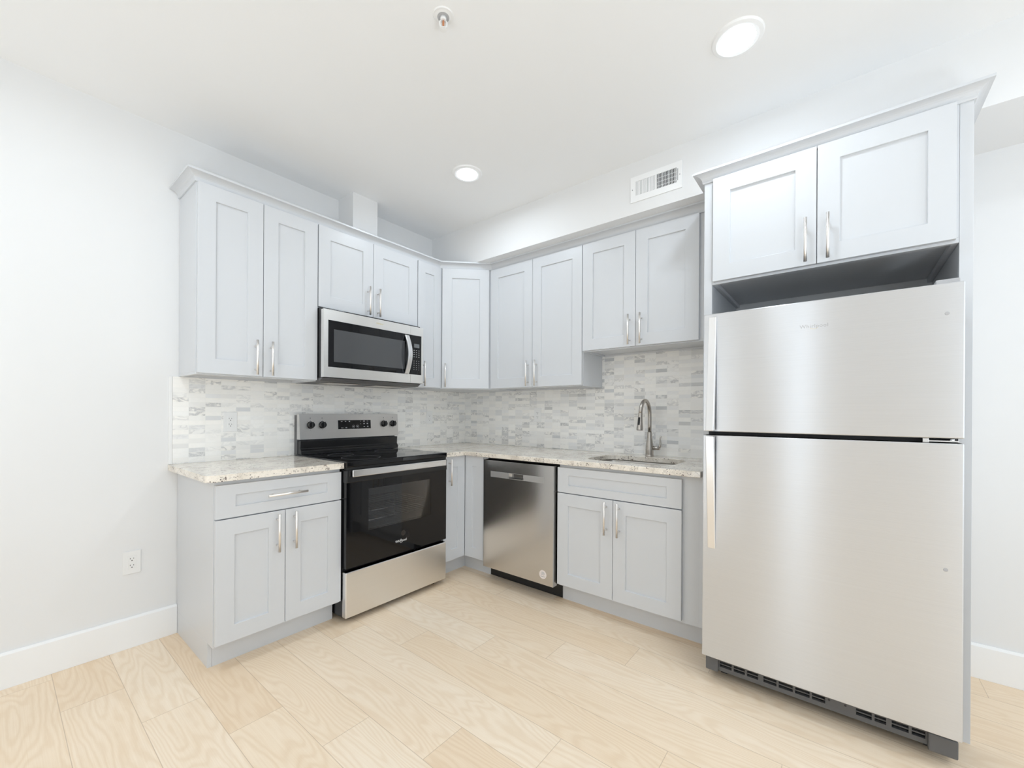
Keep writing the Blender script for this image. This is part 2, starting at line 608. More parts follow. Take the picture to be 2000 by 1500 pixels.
def carcass(w, depth, z0, z1, under=0.012):
    """cabinet box, front at y=0, open-backed lip under the floor panel"""
    m = MB()
    t = 0.018
    m.box(0, w, 0, depth, z0 + under, z1)
    if under:
        m.box(0, w, 0, t, z0, z0 + under)
        m.box(0, t, t, depth, z0, z0 + under)
        m.box(w - t, w, t, depth, z0, z0 + under)
    return m

WZ0, WZ1 = 1.389, 2.353
UD = 0.2935
GAP = 0.0015
# two-door wall cabinet at the open end
c = thing('upper_cabinet', 'tall grey two-door wall cabinet above the short countertop, at the open end', 'cabinet', (2.1944, UD, WZ0), ROT_A, 'grey wall cabinets')
carcass(0.6074, UD - 0.002, 0, WZ1 - WZ0).obj('body', PAINT, c, 0.001)
H = WZ1 - WZ0 - 0.002
door(c, 0.003, 0.3024 - GAP, 0.006, H, 0.3024 - 0.039, 0.107)
door(c, 0.3024 + GAP, 0.6074 - 0.002, 0.006, H, 0.3024 + 0.038, 0.107)

c = thing('upper_cabinet', 'short pale grey two-door wall cabinet directly above the microwave', 'cabinet', (1.5869, UD, 1.8425), ROT_A, 'grey wall cabinets')
carcass(0.7618, UD - 0.002, 0, WZ1 - 1.8425).obj('body', PAINT, c, 0.001)
H = WZ1 - 1.8425 - 0.002
door(c, 0.004, 0.3828 - GAP, 0.006, H, 0.3405, 0.107)
door(c, 0.3828 + GAP, 0.7618 - 0.004, 0.006, H, 0.4175, 0.107)

DG = 0.592
c = thing('upper_cabinet', 'very narrow single-door grey wall cabinet between the microwave and the corner cabinet', 'cabinet', (0.825, UD, WZ0), ROT_A, 'grey wall cabinets')
carcass(0.825 - DG, UD - 0.002, 0, WZ1 - WZ0).obj('body', PAINT, c, 0.001)
H = WZ1 - WZ0 - 0.002
door(c, 0.003, 0.825 - DG - 0.001, 0.006, H, 0.046, 0.107, 0.07)

# diagonal corner cabinet
c = thing('corner_upper_cabinet', 'grey corner wall cabinet with one door set diagonally across the corner', 'cabinet', (DG, UD, WZ0), ROT_D, 'grey wall cabinets')
m = MB()
inv = (Matrix.Translation((DG, UD, 0)) @ Matrix.Rotation(ROT_D, 4, 'Z')).inverted()
foot = [(0.002, 0.002), (DG - 0.001, 0.002), (DG - 0.001, UD), (UD, DG - 0.001), (0.002, DG - 0.001)]
fl = [inv @ Vector((x, y, 0)) for x, y in foot]
m.hexa([(p.x, p.y, 0.0) for p in fl], [(p.x, p.y, WZ1 - WZ0) for p in fl])
m.obj('body', PAINT, c, 0.001)
DW_ = (DG - UD) * math.sqrt(2)
door(c, 0.0245, DW_ - 0.0245, 0.006, H, 0.052, 0.107)

c = thing('upper_cabinet', 'tall grey two-door wall cabinet beside the diagonal corner cabinet, on the sink wall', 'cabinet', (UD, DG, WZ0), ROT_B, 'grey wall cabinets')
carcass(1.4315 - DG, UD - 0.002, 0, WZ1 - WZ0).obj('body', PAINT, c, 0.001)
xm = 1.013 - DG
door(c, 0.006, xm - GAP, 0.006, H, xm - 0.036, 0.107)
door(c, xm + GAP, 1.4315 - DG - 0.002, 0.006, H, xm + 0.042, 0.107)

SZ0 = 1.6185
c = thing('upper_cabinet', 'shorter pale grey two-door wall cabinet above the sink and faucet', 'cabinet', (UD, 1.4315, SZ0), ROT_B, 'grey wall cabinets')
w = 2.2785 - 1.4315
carcass(w, UD - 0.002, 0, WZ1 - SZ0).obj('body', PAINT, c, 0.001)
H2 = WZ1 - SZ0 - 0.002
xm = 1.8079 - 1.4315
door(c, 0.003, xm - GAP, 0.007, H2, xm - 0.036, 0.110)
door(c, xm + GAP, 2.1825 - 1.4315, 0.007, H2, xm + 0.040, 0.110)

# cabinet over the refrigerator
FC0 = 1.842
c = thing('upper_cabinet', 'deep two-door grey cabinet above the refrigerator', 'cabinet', (0.5965, 2.317, FC0), ROT_B, 'grey wall cabinets')
w = 3.1615 - 2.317
carcass(w, 0.594, 0, 2.358 - FC0, 0.02).obj('body', PAINT, c, 0.001)
xm = 2.7366 - 2.317
door(c, 0.006, xm - GAP, 0.010, 2.3567 - FC0, xm - 0.0385, 0.112)
door(c, xm + GAP, 3.1521 - 2.317, 0.010, 2.3567 - FC0, xm + 0.0385, 0.112)
p = MB().box(0.003, 0.5965, 2.2792, 2.3165, 0, 2.358).obj('cabinet_end_panel', PAINT, None, 0.001)
tag(p, 'grey full-height panel between the refrigerator and the sink counter', 'panel', 'refrigerator side panels')
p = MB().box(0.003, 0.5965, 3.162, 3.198, 0, 2.358).obj('cabinet_end_panel', PAINT, None, 0.001)
tag(p, 'grey full-height panel closing the outer side of the refrigerator beside the bare wall', 'panel', 'refrigerator side panels')

# base cabinets
BF, TOE, BZ1 = 0.5885, 0.513, 0.883
TK = 0.118
def base_body(w, depth, toe_back):
    m = MB()
    m.box(0, w, 0, depth, TK, BZ1 - 0.0005)
    return m
c = thing('base_cabinet', 'grey base cabinet with one wide drawer over two doors, standing before the range', 'cabinet', (2.1994, BF, 0), ROT_A, 'grey base cabinets')
w = 2.1994 - 1.5921
m = base_body(w, BF - 0.003, 0)
m.box(0, 0.018, BF - TOE, BF - 0.003, 0, TK)     # end panel runs to the floor behind the toe notch
m.obj('body', PAINT, c, 0.001)
MB().box(0.0183, w, BF - TOE, BF - TOE + 0.018, 0, TK - 0.0005).obj('toe_kick', PAINT, c)
xm = 2.1994 - 1.895
dr = MB().shaker(0.003, w - 0.002, 0.7085, 0.8627, DT, 0.08, 0.05).obj('drawer', PAINT, c, 0.0012)
pull(2.1994 - 1.891, 0.789, dr, 0.19, False)
door(c, 0.003, xm - GAP, 0.1306, 0.7026, xm - 0.040, 0.598)
door(c, xm + GAP, w - 0.002, 0.1306, 0.7026, xm + 0.042, 0.598)

# corner base: two narrow doors meeting in the inner corner
c = thing('corner_base_cabinet', 'grey corner base cabinet with two narrow doors, between the range and the dishwasher', 'cabinet', (0.828, BF, 0), ROT_A, 'grey base cabinets')
XC = 0.828
def wl(x, y):                       # world -> this cabinet's frame
    return (XC - x, BF - y)
m = MB()
L = [(0.003, 0.003), (XC, 0.003), (XC, BF), (BF, BF), (BF, 0.822), (0.003, 0.822)]
m.hexa([wl(*q) + (TK,) for q in L], [wl(*q) + (BZ1 - 0.0005,) for q in L])
m.obj('body', PAINT, c)
L = [(XC, TOE - 0.018), (XC, TOE), (TOE, TOE), (TOE, 0.788), (TOE - 0.018, 0.788), (TOE - 0.018, TOE - 0.018)]
m = MB()
m.hexa([wl(*q) + (0.0,) for q in L], [wl(*q) + (TK - 0.0005,) for q in L])
m.obj('toe_kick', PAINT, c)
door(c, 0.003, XC - 0.6125, 0.1306, BZ1 - 0.003, XC - 0.7745, 0.772, 0.074)
d = MB().shaker(0.613, 0.797, 0.1306, BZ1 - 0.003, DT, 0.072, ST)
# the second door faces the other way: turn its mesh a quarter turn inside the cabinet's frame
d.bm.transform(Matrix.Translation((XC - BF, BF, 0)) @ Matrix.Rotation(-PI / 2, 4, 'Z'))
d.obj('door', PAINT, c, 0.0012)

# sink base
c = thing('sink_base_cabinet', 'grey sink base cabinet with false drawer front over two doors, beside the dishwasher', 'cabinet', (BF, 1.4315, 0), ROT_B, 'grey base cabinets')
w = 2.2785 - 1.4315
m = MB()
m.box(0, 0.018, 0, BF - 0.012, TK, BZ1 - 0.0005)
m.box(w - 0.018, w, 0, BF - 0.012, TK, BZ1 - 0.0005)
m.box(0.0181, w - 0.0181, 0, BF - 0.012, TK, TK + 0.018)
m.box(0.0181, w - 0.0181, 0, 0.02, TK + 0.0181, BZ1 - 0.0005)
m.obj('body', PAINT, c)
MB().box(-0.019, w, BF - TOE, BF - TOE + 0.018, 0, TK - 0.0005).obj('toe_kick', PAINT, c)
x1 = 2.1804 - 1.4315
MB().shaker(-0.003, x1, 0.7085, 0.8627, DT, 0.078, 0.046).obj('drawer_front', PAINT, c, 0.0012)
xm = 1.8005 - 1.4315
door(c, -0.003, xm - GAP, 0.1306, 0.7026, xm - 0.039, 0.598)
door(c, xm + GAP, x1, 0.1306, 0.7026, xm + 0.0395, 0.598)

# ------------------------------------------------------------------ crown mouldings
def crown(name, path, label):
    prof = [(0.0, 2.3535), (0.006, 2.3535), (0.008, 2.358)]
    for q in range(1, 8):
        a = q / 7 * PI / 2
        prof.append((0.008 + 0.033 * (1 - math.cos(a)), 2.358 + 0.034 * math.sin(a)))
    prof += [(0.045, 2.392), (0.045, 2.4022), (0.0, 2.4022)]
    m = MB()
    P = [Vector(p) for p in path]
    rings = []
    for i, p in enumerate(P):
        def nrm(a, b):
            d = (b - a).normalized()
            return Vector((-d.y, d.x))
        if i == 0:
            off = nrm(P[0], P[1])
        elif i == len(P) - 1:
            off = nrm(P[-2], P[-1])
        else:
            n1, n2 = nrm(P[i - 1], P[i]), nrm(P[i], P[i + 1])
            off = (n1 + n2) / (1 + n1.dot(n2))
        rings.append([m.bm.verts.new((p.x + off.x * d, p.y + off.y * d, z)) for d, z in prof])
    n = len(prof)
    for A, B in zip(rings, rings[1:]):
        for q in range(n):
            m.bm.faces.new((A[q], A[(q + 1) % n], B[(q + 1) % n], B[q]))
    m.bm.faces.new(rings[0][::-1])
    m.bm.faces.new(rings[-1])
    o = m.obj(name, PAINT)
    return tag(o, label, 'moulding', 'grey crown mouldings')
crown('crown_moulding', [(UD, 2.2785), (UD, DG), (DG, UD), (2.1944, UD), (2.1944, 0.002)],
      'long grey crown moulding turning the corner above the range wall and sink wall cabinets')
crown('crown_moulding', [(0.345, 2.2792), (0.5965, 2.2792), (0.5965, 3.198), (0.01, 3.198)][::-1],
      'short grey crown moulding wrapping the top of the cabinet over the refrigerator')

# ------------------------------------------------------------------ worktops and splashback
def slab(name, outline, holes, z0, z1, material, label, bevel=0.003):
    m = MB()
    loops = []
    for pts in [outline] + holes:
        vs = [m.bm.verts.new((x, y, z1)) for x, y in pts]
        for i in range(len(vs)):
            loops.append(m.bm.edges.new((vs[i], vs[(i + 1) % len(vs)])))
    bmesh.ops.triangle_fill(m.bm, use_beauty=True, use_dissolve=False, edges=loops)
    r = bmesh.ops.extrude_face_region(m.bm, geom=list(m.bm.faces))
    bmesh.ops.translate(m.bm, vec=(0, 0, z0 - z1), verts=[v for v in r['geom'] if isinstance(v, bmesh.types.BMVert)])
    o = m.obj(name, material, None, bevel)
    return tag(o, label, 'countertop', 'speckled granite countertops')
def arc(cx, cy, r, a0, a1, n=8):
    return [(cx + r * math.cos(math.radians(a0 + (a1 - a0) * i / n)), cy + r * math.sin(math.radians(a0 + (a1 - a0) * i / n))) for i in range(n + 1)]
CZ0, CZ1 = 0.8835, 0.9147
CF = 0.637
slab('countertop', [(1.5925, 0.001), (2.2404, 0.001)] + arc(2.2404 - 0.02, CF - 0.02, 0.02, 0, 90) + [(1.5925, CF)], [], CZ0, CZ1, GRANITE,
     'short cream granite countertop flecked brown, on the base cabinet with the drawer')
SK = (0.138, 0.515, 1.548, 2.088)     # sink cut-out x0 x1 y0 y1
def rounded(x0, x1, y0, y1, r):
    return (arc(x1 - r, y1 - r, r, 0, 90) + arc(x0 + r, y1 - r, r, 90, 180) + arc(x0 + r, y0 + r, r, 180, 270) + arc(x1 - r, y0 + r, r, 270, 360))
hole = rounded(*SK, 0.10)
slab('countertop', [(0.001, 0.001), (0.8325, 0.001), (0.8325, CF), (CF, CF), (CF, 2.2785), (0.001, 2.2785)], [hole], CZ0, CZ1, GRANITE,
     'long L-shaped cream granite countertop flecked brown, round the corner over dishwasher and sink')

BH = 1.3885 - 0.9152
b = thing('tile_backsplash', 'white and grey marble mosaic backsplash behind the range and short countertop', 'backsplash', (0, 0, 0.9152), 0, 'marble mosaic backsplashes')
MB().box(0.0088, 2.2225, 0.0005, 0.0085, 0, BH).obj('tile_panel', TILE_A, b)
MB().box(2.2228, 2.2385, 0.0005, 0.0095, 0, BH).obj('edge_strip', PLASTIC, b, 0.002)
b = thing('tile_backsplash', 'white and grey marble mosaic backsplash on the sink wall behind the faucet', 'backsplash', (0, 0, 0.9152), 0, 'marble mosaic backsplashes')
m = MB()
m.hexa([(0.0005, y, z) for y, z in ((0.0005, 0), (2.2785, 0), (2.2785, SZ0 - 0.0005 - 0.9152), (1.4318, SZ0 - 0.0005 - 0.9152), (1.4318, BH), (0.0005, BH))],
       [(0.0085, y, z) for y, z in ((0.0005, 0), (2.2785, 0), (2.2785, SZ0 - 0.0005 - 0.9152), (1.4318, SZ0 - 0.0005 - 0.9152), (1.4318, BH), (0.0005, BH))])
m.obj('tile_panel', TILE_B, b)

# ------------------------------------------------------------------ sink and faucet
s = thing('kitchen_sink', 'undermount stainless steel sink bowl let into the granite below the faucet', 'sink', (0.32, 1.83, 0.70))
m = MB()
x0, x1, y0, y1 = SK
rings = []
for e, z, r in ((0.02, 0.8828, 0.12), (0.006, 0.8828, 0.105), (0.004, 0.87, 0.103), (-0.006, 0.74, 0.09), (-0.03, 0.705, 0.07)):
    rings.append([m.bm.verts.new((x - 0.32, y - 1.83, z - 0.70)) for x, y in rounded(x0 - e, x1 + e, y0 - e, y1 + e, r)])
for A, B in zip(rings, rings[1:]):
    for q in range(len(A)):
        f = m.bm.faces.new((A[q], A[(q + 1) % len(A)], B[(q + 1) % len(A)], B[q]))
        f.smooth = True
m.bm.faces.new(rings[-1])
m.obj('basin', STEEL_SINK, s)
MB().lathe((0, 0, 0.0055), [(0.045, 0.0), (0.045, 0.003), (0.036, 0.004), (0.034, 0.001), (0.0, 0.001)], 32).obj('drain', CHROME, s)

FX, FY = 0.078, 1.815
f = thing('faucet', 'brushed nickel gooseneck faucet with pull-down spray head beside the sink', 'faucet', (FX, FY, CZ1 + 0.0003))
MB().lathe((0, 0, 0), [(0.0, 0), (0.0275, 0), (0.0275, 0.004), (0.0262, 0.012), (0.0258, 0.045), (0.0245, 0.07), (0.0205, 0.10), (0.0168, 0.125), (0.0152, 0.155), (0.0150, 0.162), (0.0, 0.162)], 32).obj('body', NICKEL, f)
pts = [(0, 0, 0.158), (0, 0, 0.21), (0, 0, 0.262)]
RA = 0.0815
for q in range(1, 17):
    a = PI - q / 16 * PI * 0.96
    pts.append((RA + RA * math.cos(a), 0, 0.275 + 1.18 * RA * math.sin(a)))
MB().tube(pts, 0.0123, 18).obj('spout', NICKEL, f)
e = pts[-1]
m = MB().lathe((0, 0, 0), [(0.0, 0.0), (0.0130, 0.0), (0.0134, -0.006), (0.0142, -0.03), (0.0165, -0.06), (0.0205, -0.098), (0.0205, -0.108), (0.0185, -0.111), (0.0, -0.109)], 28)
m.bm.transform(Matrix.Translation((e[0], 0, e[2] + 0.002)) @ Matrix.Rotation(-0.1, 4, 'Y'))
h = m.obj('spray_head', NICKEL, f)
m = MB().box(0.0135, 0.0185, -0.0065, 0.0065, -0.078, -0.030)
m.bm.transform(Matrix.Translation((e[0], 0, e[2] + 0.002)) @ Matrix.Rotation(-0.1 - 0.07, 4, 'Y'))
m.obj('button', DULLBLACK, h, 0.002)
m = MB().cyl((0, 0.02, 0.058), (0, 0.068, 0.056), 0.0125, 0.0115, 20)
m.tube([(0, 0.060, 0.058), (0, 0.069, 0.068), (0, 0.0715, 0.090), (0, 0.0705, 0.118), (0, 0.0745, 0.140)], [0.009, 0.0085, 0.0068, 0.0052, 0.0045], 14)
m.obj('lever', NICKEL, f)

# ------------------------------------------------------------------ range
r = thing('range', 'black glass electric range with stainless drawer and backguard, between two grey base cabinets', 'stove', (1.5876, 0.651, 0), ROT_A)
RW = 0.754
m = MB()
m.box(0.004, 0.07, 0.045, 0.60, 0.03, 0.888)
m.box(RW - 0.07, RW - 0.004, 0.045, 0.60, 0.03, 0.888)
m.box(0.0701, RW - 0.0701, 0.045, 0.60, 0.03, 0.40)
m.box(0.0701, RW - 0.0701, 0.045, 0.60, 0.79, 0.888)
m.box(0.0701, RW - 0.0701, 0.50, 0.60, 0.4001, 0.7899)
m.obj('body', BLACK, r, 0.002)
LINER = mat('grey_oven_enamel', (0.5, 0.5, 0.51), 0.4)
m = MB()
m.box(0.0702, 0.073, 0.05, 0.4998, 0.4002, 0.7898)
m.box(RW - 0.073, RW - 0.0702, 0.05, 0.4998, 0.4002, 0.7898)
m.box(0.0731, RW - 0.0731, 0.497, 0.4998, 0.4002, 0.7898)
m.box(0.0731, RW - 0.0731, 0.05, 0.4969, 0.4002, 0.403)
m.obj('oven_liner', LINER, r)
for zr in (0.545, 0.60):
    m = MB()
    m.cyl((0.08, 0.07, zr), (RW - 0.08, 0.07, zr), 0.0035, n=8)
    m.cyl((0.08, 0.47, zr), (RW - 0.08, 0.47, zr), 0.0035, n=8)
    for q in range(15):
        xx = 0.09 + q * (RW - 0.18) / 14
        m.cyl((xx, 0.07, zr), (xx, 0.47, zr), 0.002, n=6)
    m.obj('oven_rack', CHROME, r)
for fx in (0.06, RW - 0.06):
    for fy in (0.08, 0.55):
        MB().lathe((fx, fy, 0), [(0.0, 0), (0.018, 0), (0.018, 0.012), (0.010, 0.016), (0.010, 0.032), (0.0, 0.032)], 18).obj('foot', DULLBLACK, r)
MB().box(0.0, RW, 0.0, 0.04, 0.036, 0.2937).obj('drawer', STEEL, r, 0.005, 3)
# oven door: frame round a window opening
WX0, WX1, WZa, WZb = 0.1415, 0.612, 0.505, 0.752
m = MB()
m.box(0.002, WX0, 0.0, 0.042, 0.3155, 0.868)
m.box(WX1, RW - 0.002, 0.0, 0.042, 0.3155, 0.868)
m.box(WX0, WX1, 0.0, 0.042, 0.3155, WZa)
m.box(WX0, WX1, 0.0, 0.042, WZb, 0.868)
dd = m.obj('oven_door', BLACKGLASS, r, 0.0)
m = MB()
m.box(0.0, RW, -0.0045, 0.038, 0.800, 0.8725)
m.obj('door_top_trim', BLACK, dd, 0.004)
MB().box(WX0, WX1, 0.0004, 0.004, WZa, WZb).obj('oven_window', OVENGLASS, dd)
m = MB()
m.box(0.027, RW - 0.022, -0.024, -0.012, 0.8335, 0.8735)
hd = m.obj('handle', brushed('handle_brushed_steel', (0.80, 0.80, 0.80), 0.25, 0.6), dd, 0.004, 3)
for hx in (0.035, RW - 0.06):
    MB().box(hx, hx + 0.03, -0.0121, -0.0045, 0.842, 0.866).obj('handle_bracket', BLACK, hd, 0.002)
text('logo', 'Whirlpool', 0.0205, (0.3725, -0.0006, 0.392), (PI / 2, 0, 0), INKWHITE, dd)
m = MB().lathe((0, 0, 0), [(0.011, 0), (0.0122, 0.0003), (0.0122, 0.0006), (0.011, 0.0006)], 24, 'y', ring=True)
m.bm.transform(Matrix.Translation((0.372, -0.0009, 0.390)) @ Matrix.Diagonal((0.75, 1, 1.0, 1)))
m.obj('logo_ring', INKWHITE, dd)
m = MB().lathe((0.390, 0, 0.437), [(0.0, -0.0005), (0.017, -0.0005), (0.017, 0.0), (0.0, 0.0)], 28, 'y')
m.obj('round_badge', mat('faint_badge', (0.03, 0.024, 0.022), 0.3), dd)
# cooktop
m = MB()
m.box(-0.0005, RW + 0.0005, -0.006, 0.545, 0.8885, 0.9205)
ck = m.obj('cooktop', BLACKGLASS, r, 0.006, 3)
m = MB()
m.box(0.004, RW - 0.004, 0.002, 0.03, 0.874, 0.8884)
m.obj('vent_trim', DULLBLACK, ck)
for bx, by, br in ((0.19, 0.16, 0.115), (0.56, 0.16, 0.09), (0.19, 0.40, 0.08), (0.56, 0.40, 0.10)):
    MB().lathe((bx, by, 0.9206), [(br - 0.0012, 0), (br - 0.0012, 0.0002), (br, 0.0002), (br, 0.0)], 48, ring=True).obj('burner_ring', INKGREY, ck)
# backguard
m = MB()
m.prism([(0.553, 0.9206), (0.553, 0.945), (0.566, 0.960), (0.562, 1.012), (0.634, 1.012), (0.634, 0.9206)], 'x', 0.004, RW - 0.004)
bgd = m.obj('backguard', BLACK, r, 0.003)
m = MB()
m.prism([(0.560, 1.020), (0.573, 1.1862), (0.604, 1.1862), (0.604, 1.020)], 'x', -0.001, RW + 0.003)
PANEL = m
MB().box(-0.0005, RW + 0.0005, 0.6045, 0.642, 0.9206, 1.178).obj('back_plate', DARKGREY, bgd, 0.002)
tilt = math.atan2(0.013, 0.1662)
def on_panel(x, z, y=0.0):
    """point on the sloping face, y measured outwards"""
    yy = 0.560 + (z - 1.020) / 0.1662 * 0.013
    return (x, yy - y, z)
for kx in (0.0695, 0.149, 0.628, 0.708):
    m = MB().lathe((0, 0, 0), [(0.0245, 0.0), (0.0245, -0.004), (0.0235, -0.006), (0.0205, -0.0075), (0.0195, -0.024), (0.018, -0.026), (0.0, -0.026)], 36, 'y')
    m.bm.transform(Matrix.Translation(on_panel(kx, 1.1135)) @ Matrix.Rotation(-tilt, 4, 'X'))
    kn = m.obj('knob', BLACKGLASS, bgd)
    m = MB().box(-0.0065, 0.0065, -0.036, -0.0262, -0.0185, 0.0185)
    m.bm.transform(Matrix.Translation(on_panel(kx, 1.1135)) @ Matrix.Rotation(-tilt, 4, 'X'))
    gr = m.obj('knob_grip', BLACK, bgd, 0.002)
for kx in (0.0695, 0.149, 0.628, 0.708):
    for q in range(7):
        a = math.radians(-40 + q * 44)
        px, pz = kx + 0.0315 * math.sin(a), 1.1135 + 0.0315 * math.cos(a)
        yy = on_panel(px, pz, 0.0004)[1]
        PANEL.mark(px - 0.0012, px + 0.0012, yy, yy + 0.0004, pz - 0.002, pz + 0.002)
    yy = on_panel(kx, 1.16, 0.0004)[1]
    PANEL.mark(kx - 0.003, kx + 0.003, yy, yy + 0.0004, 1.154, 1.163)
PANEL.obj('control_panel', STEEL_PANEL, bgd, 0.0, mats=[INKGREY])
m = MB()
y0_, y1_ = on_panel(0, 1.081, 0.0014)[1], on_panel(0, 1.1435, 0.0014)[1]
m.prism([(y0_, 1.081), (y1_, 1.1435), (y1_ + 0.003, 1.1435), (y0_ + 0.003, 1.081)], 'x', 0.2611, 0.5156)
for px, pz, wd, ht in ((0.288, 1.134, 0.012, 0.004), (0.317, 1.134, 0.010, 0.004), (0.346, 1.134, 0.010, 0.006), (0.291, 1.090, 0.018, 0.003), (0.321, 1.091, 0.012, 0.005),
                       (0.434, 1.135, 0.003, 0.005), (0.461, 1.135, 0.014, 0.006), (0.489, 1.135, 0.010, 0.003), (0.434, 1.116, 0.003, 0.005), (0.461, 1.117, 0.010, 0.007),
                       (0.488, 1.117, 0.010, 0.008), (0.462, 1.095, 0.012, 0.004), (0.490, 1.096, 0.012, 0.007), (0.377, 1.097, 0.006, 0.006), (0.408, 1.097, 0.006, 0.006)):
    yy = on_panel(px, pz, 0.0017)[1]
    m.mark(px - wd / 2, px + wd / 2, yy, yy + 0.0004, pz - ht / 2, pz + ht / 2)
dp = m.obj('display', BLACKGLASS, bgd, mats=[INKMID])
for px in (0.377, 0.408):
    m = MB().lathe((0, 0, 0), [(0.0090, 0), (0.0090, -0.0006), (0.0102, -0.0006), (0.0102, 0)], 24, 'y', ring=True)
    m.bm.transform(Matrix.Translation(on_panel(px, 1.0975, 0.0014)) @ Matrix.Rotation(-tilt, 4, 'X'))
    m.obj('button_ring', INKMID, dp)

# ------------------------------------------------------------------ microwave
mw = thing('microwave', 'stainless over-the-range microwave with black glass door, under the short cabinet', 'microwave', (1.5862, 0.3884, 1.388), ROT_A)
Z = lambda z: z - 1.388
MW = 0.7547
MB().box(0.002, MW - 0.002, 0.034, 0.384, Z(1.410), Z(1.838)).obj('body', BLACK, mw, 0.002)
m = MB().prism([(0.02, Z(1.4099)), (0.055, Z(1.392)), (0.378, Z(1.388)), (0.378, Z(1.4099))], 'x', 0.004, MW - 0.004)
ub = m.obj('underside', DARKGREY, mw, 0.002)
for ux in (0.10, 0.44):
    MB().box(ux, ux + 0.22, 0.12, 0.30, Z(1.3865), Z(1.3898)).obj('grease_filter', NICKEL, ub, 0.001)
DWD = 0.6385
# door: steel frame with black glass
m = MB()
GX0, GZ0, GZ1 = 0.0275, 1.4755, 1.761
m.box(0.0, GX0, 0, 0.033, Z(1.4125), Z(1.824))
m.box(GX0, DWD, 0, 0.033, Z(1.4125), Z(GZ0))
m.box(GX0, DWD, 0, 0.033, Z(GZ1), Z(1.824))
dr = m.obj('door', STEEL_MW, mw)
MB().box(GX0 + 0.0003, DWD, 0.0008, 0.033, Z(GZ0) + 0.0003, Z(GZ1) - 0.0003).obj('door_glass', BLACKGLASS, dr)
m = MB()
m.box(0.064, 0.590, 0.0002, 0.0010, Z(1.509), Z(1.708))
m.obj('window', mat('perforated_window', (0.075, 0.078, 0.083), 0.08), dr)
text('logo', 'Whirlpool', 0.013, (0.385, -0.0005, Z(1.796)), (PI / 2, 0, 0), INKGOLD, dr)
# bowed handle
pts = []
m = MB()
prev = None
nseg = 14
ringsA = []
for q in range(nseg + 1):
    t_ = q / nseg
    z = 1.476 + t_ * (1.752 - 1.476)
    yb_ = -0.010 - 0.040 * math.sin(PI * t_)
    xc = 0.604
    ringsA.append([m.bm.verts.new((xc - 0.017, yb_, Z(z))), m.bm.verts.new((xc + 0.017, yb_, Z(z))), m.bm.verts.new((xc + 0.017, yb_ + 0.012, Z(z))), m.bm.verts.new((xc - 0.017, yb_ + 0.012, Z(z)))])
for A, B in zip(ringsA, ringsA[1:]):
    for q in range(4):
        m.bm.faces.new((A[q], A[(q + 1) % 4], B[(q + 1) % 4], B[q]))
m.bm.faces.new(ringsA[0][::-1])
m.bm.faces.new(ringsA[-1])
hh = m.obj('handle', HANDLE_STEEL, dr, 0.002)
for z in (1.482, 1.746):
    MB().box(0.594, 0.614, -0.004, 0.0007, Z(z) - 0.008, Z(z) + 0.008).obj('handle_mount', BLACK, hh)
m = MB()
m.box(DWD + 0.0012, MW, 0, 0.033, Z(1.4125), Z(GZ0))
m.box(DWD + 0.0012, MW, 0, 0.033, Z(GZ1), Z(1.824))
m.box(MW - 0.017, MW, 0, 0.033, Z(GZ0), Z(GZ1))
cp = m.obj('control_panel', STEEL_MW, mw)
m = MB().box(DWD + 0.0012, MW - 0.0173, 0.0008, 0.033, Z(GZ0) + 0.0003, Z(GZ1) - 0.0003)
for q in range(10):
    z = 1.652 - q * 0.0155
    for px in (0.672, 0.694, 0.716):
        if q == 4:
            continue
        wd = 0.004 if q > 3 else 0.008
        m.mark(px - wd / 2, px + wd / 2, 0.0003, 0.0010, Z(z) - 0.0022, Z(z) + 0.0022)
m.obj('keypad', BLACKGLASS, cp, mats=[INKMID])
MB().box(0.672, 0.720, 0.0002, 0.0010, Z(1.672), Z(1.700)).obj('display', mat('grey_display', (0.16, 0.17, 0.18), 0.15), cp)

# ------------------------------------------------------------------ dishwasher
d = thing('dishwasher', 'dark stainless dishwasher under the granite counter beside the sink cabinet', 'dishwasher', (0.640, 0.828, 0), ROT_B)
DWW = 0.5885
MB().box(0.004, DWW + 0.010, 0.05, 0.60, 0.120, 0.872).obj('body', BLACK, d)
m = MB()
HX0, HX1, HZ0, HZ1 = 0.228, 0.357, 0.757, 0.791       # grip pocket
m.box(0, HX0, 0, 0.045, 0.111, 0.868)
m.box(HX1, DWW, 0, 0.045, 0.111, 0.868)
m.box(HX0, HX1, 0, 0.045, 0.111, HZ0)
m.box(HX0, HX1, 0, 0.045, HZ1, 0.868)
m.box(HX0, HX1, 0.022, 0.045, HZ0, HZ1)
bmesh.ops.remove_doubles(m.bm, verts=m.bm.verts, dist=1e-5)
dd = m.obj('door', STEEL_DW, d)
STRIP = mat('pale_steel_strip', (0.52, 0.515, 0.51), 0.42, 0.6)
m = MB()
m.box(0.0675, HX0, -0.0015, 0.0, 0.753, 0.7925)
m.box(HX1, 0.5195, -0.0015, 0.0, 0.753, 0.7925)
m.box(HX0, HX1, -0.0015, 0.0, 0.753, 0.7565)
m.box(HX0, HX1, -0.0015, 0.0, 0.7915, 0.7925)
m.obj('handle_strip', STRIP, dd)
m = MB()
m.box(HX0 - 0.001, HX0 + 0.004, -0.003, 0.001, HZ0 - 0.002, HZ1 + 0.002)
m.box(HX1 - 0.004, HX1 + 0.001, -0.003, 0.001, HZ0 - 0.002, HZ1 + 0.002)
m.box(HX0 + 0.004, HX1 - 0.004, -0.003, 0.001, HZ0 - 0.002, HZ0 + 0.003)
m.obj('grip_frame', CHROME, dd, 0.001)
m = MB().lathe((0.5125, -0.0006, 0.1745), [(0.0, -0.0), (0.0275, 0.0), (0.0275, 0.0006), (0.0, 0.0006)], 28, 'y')
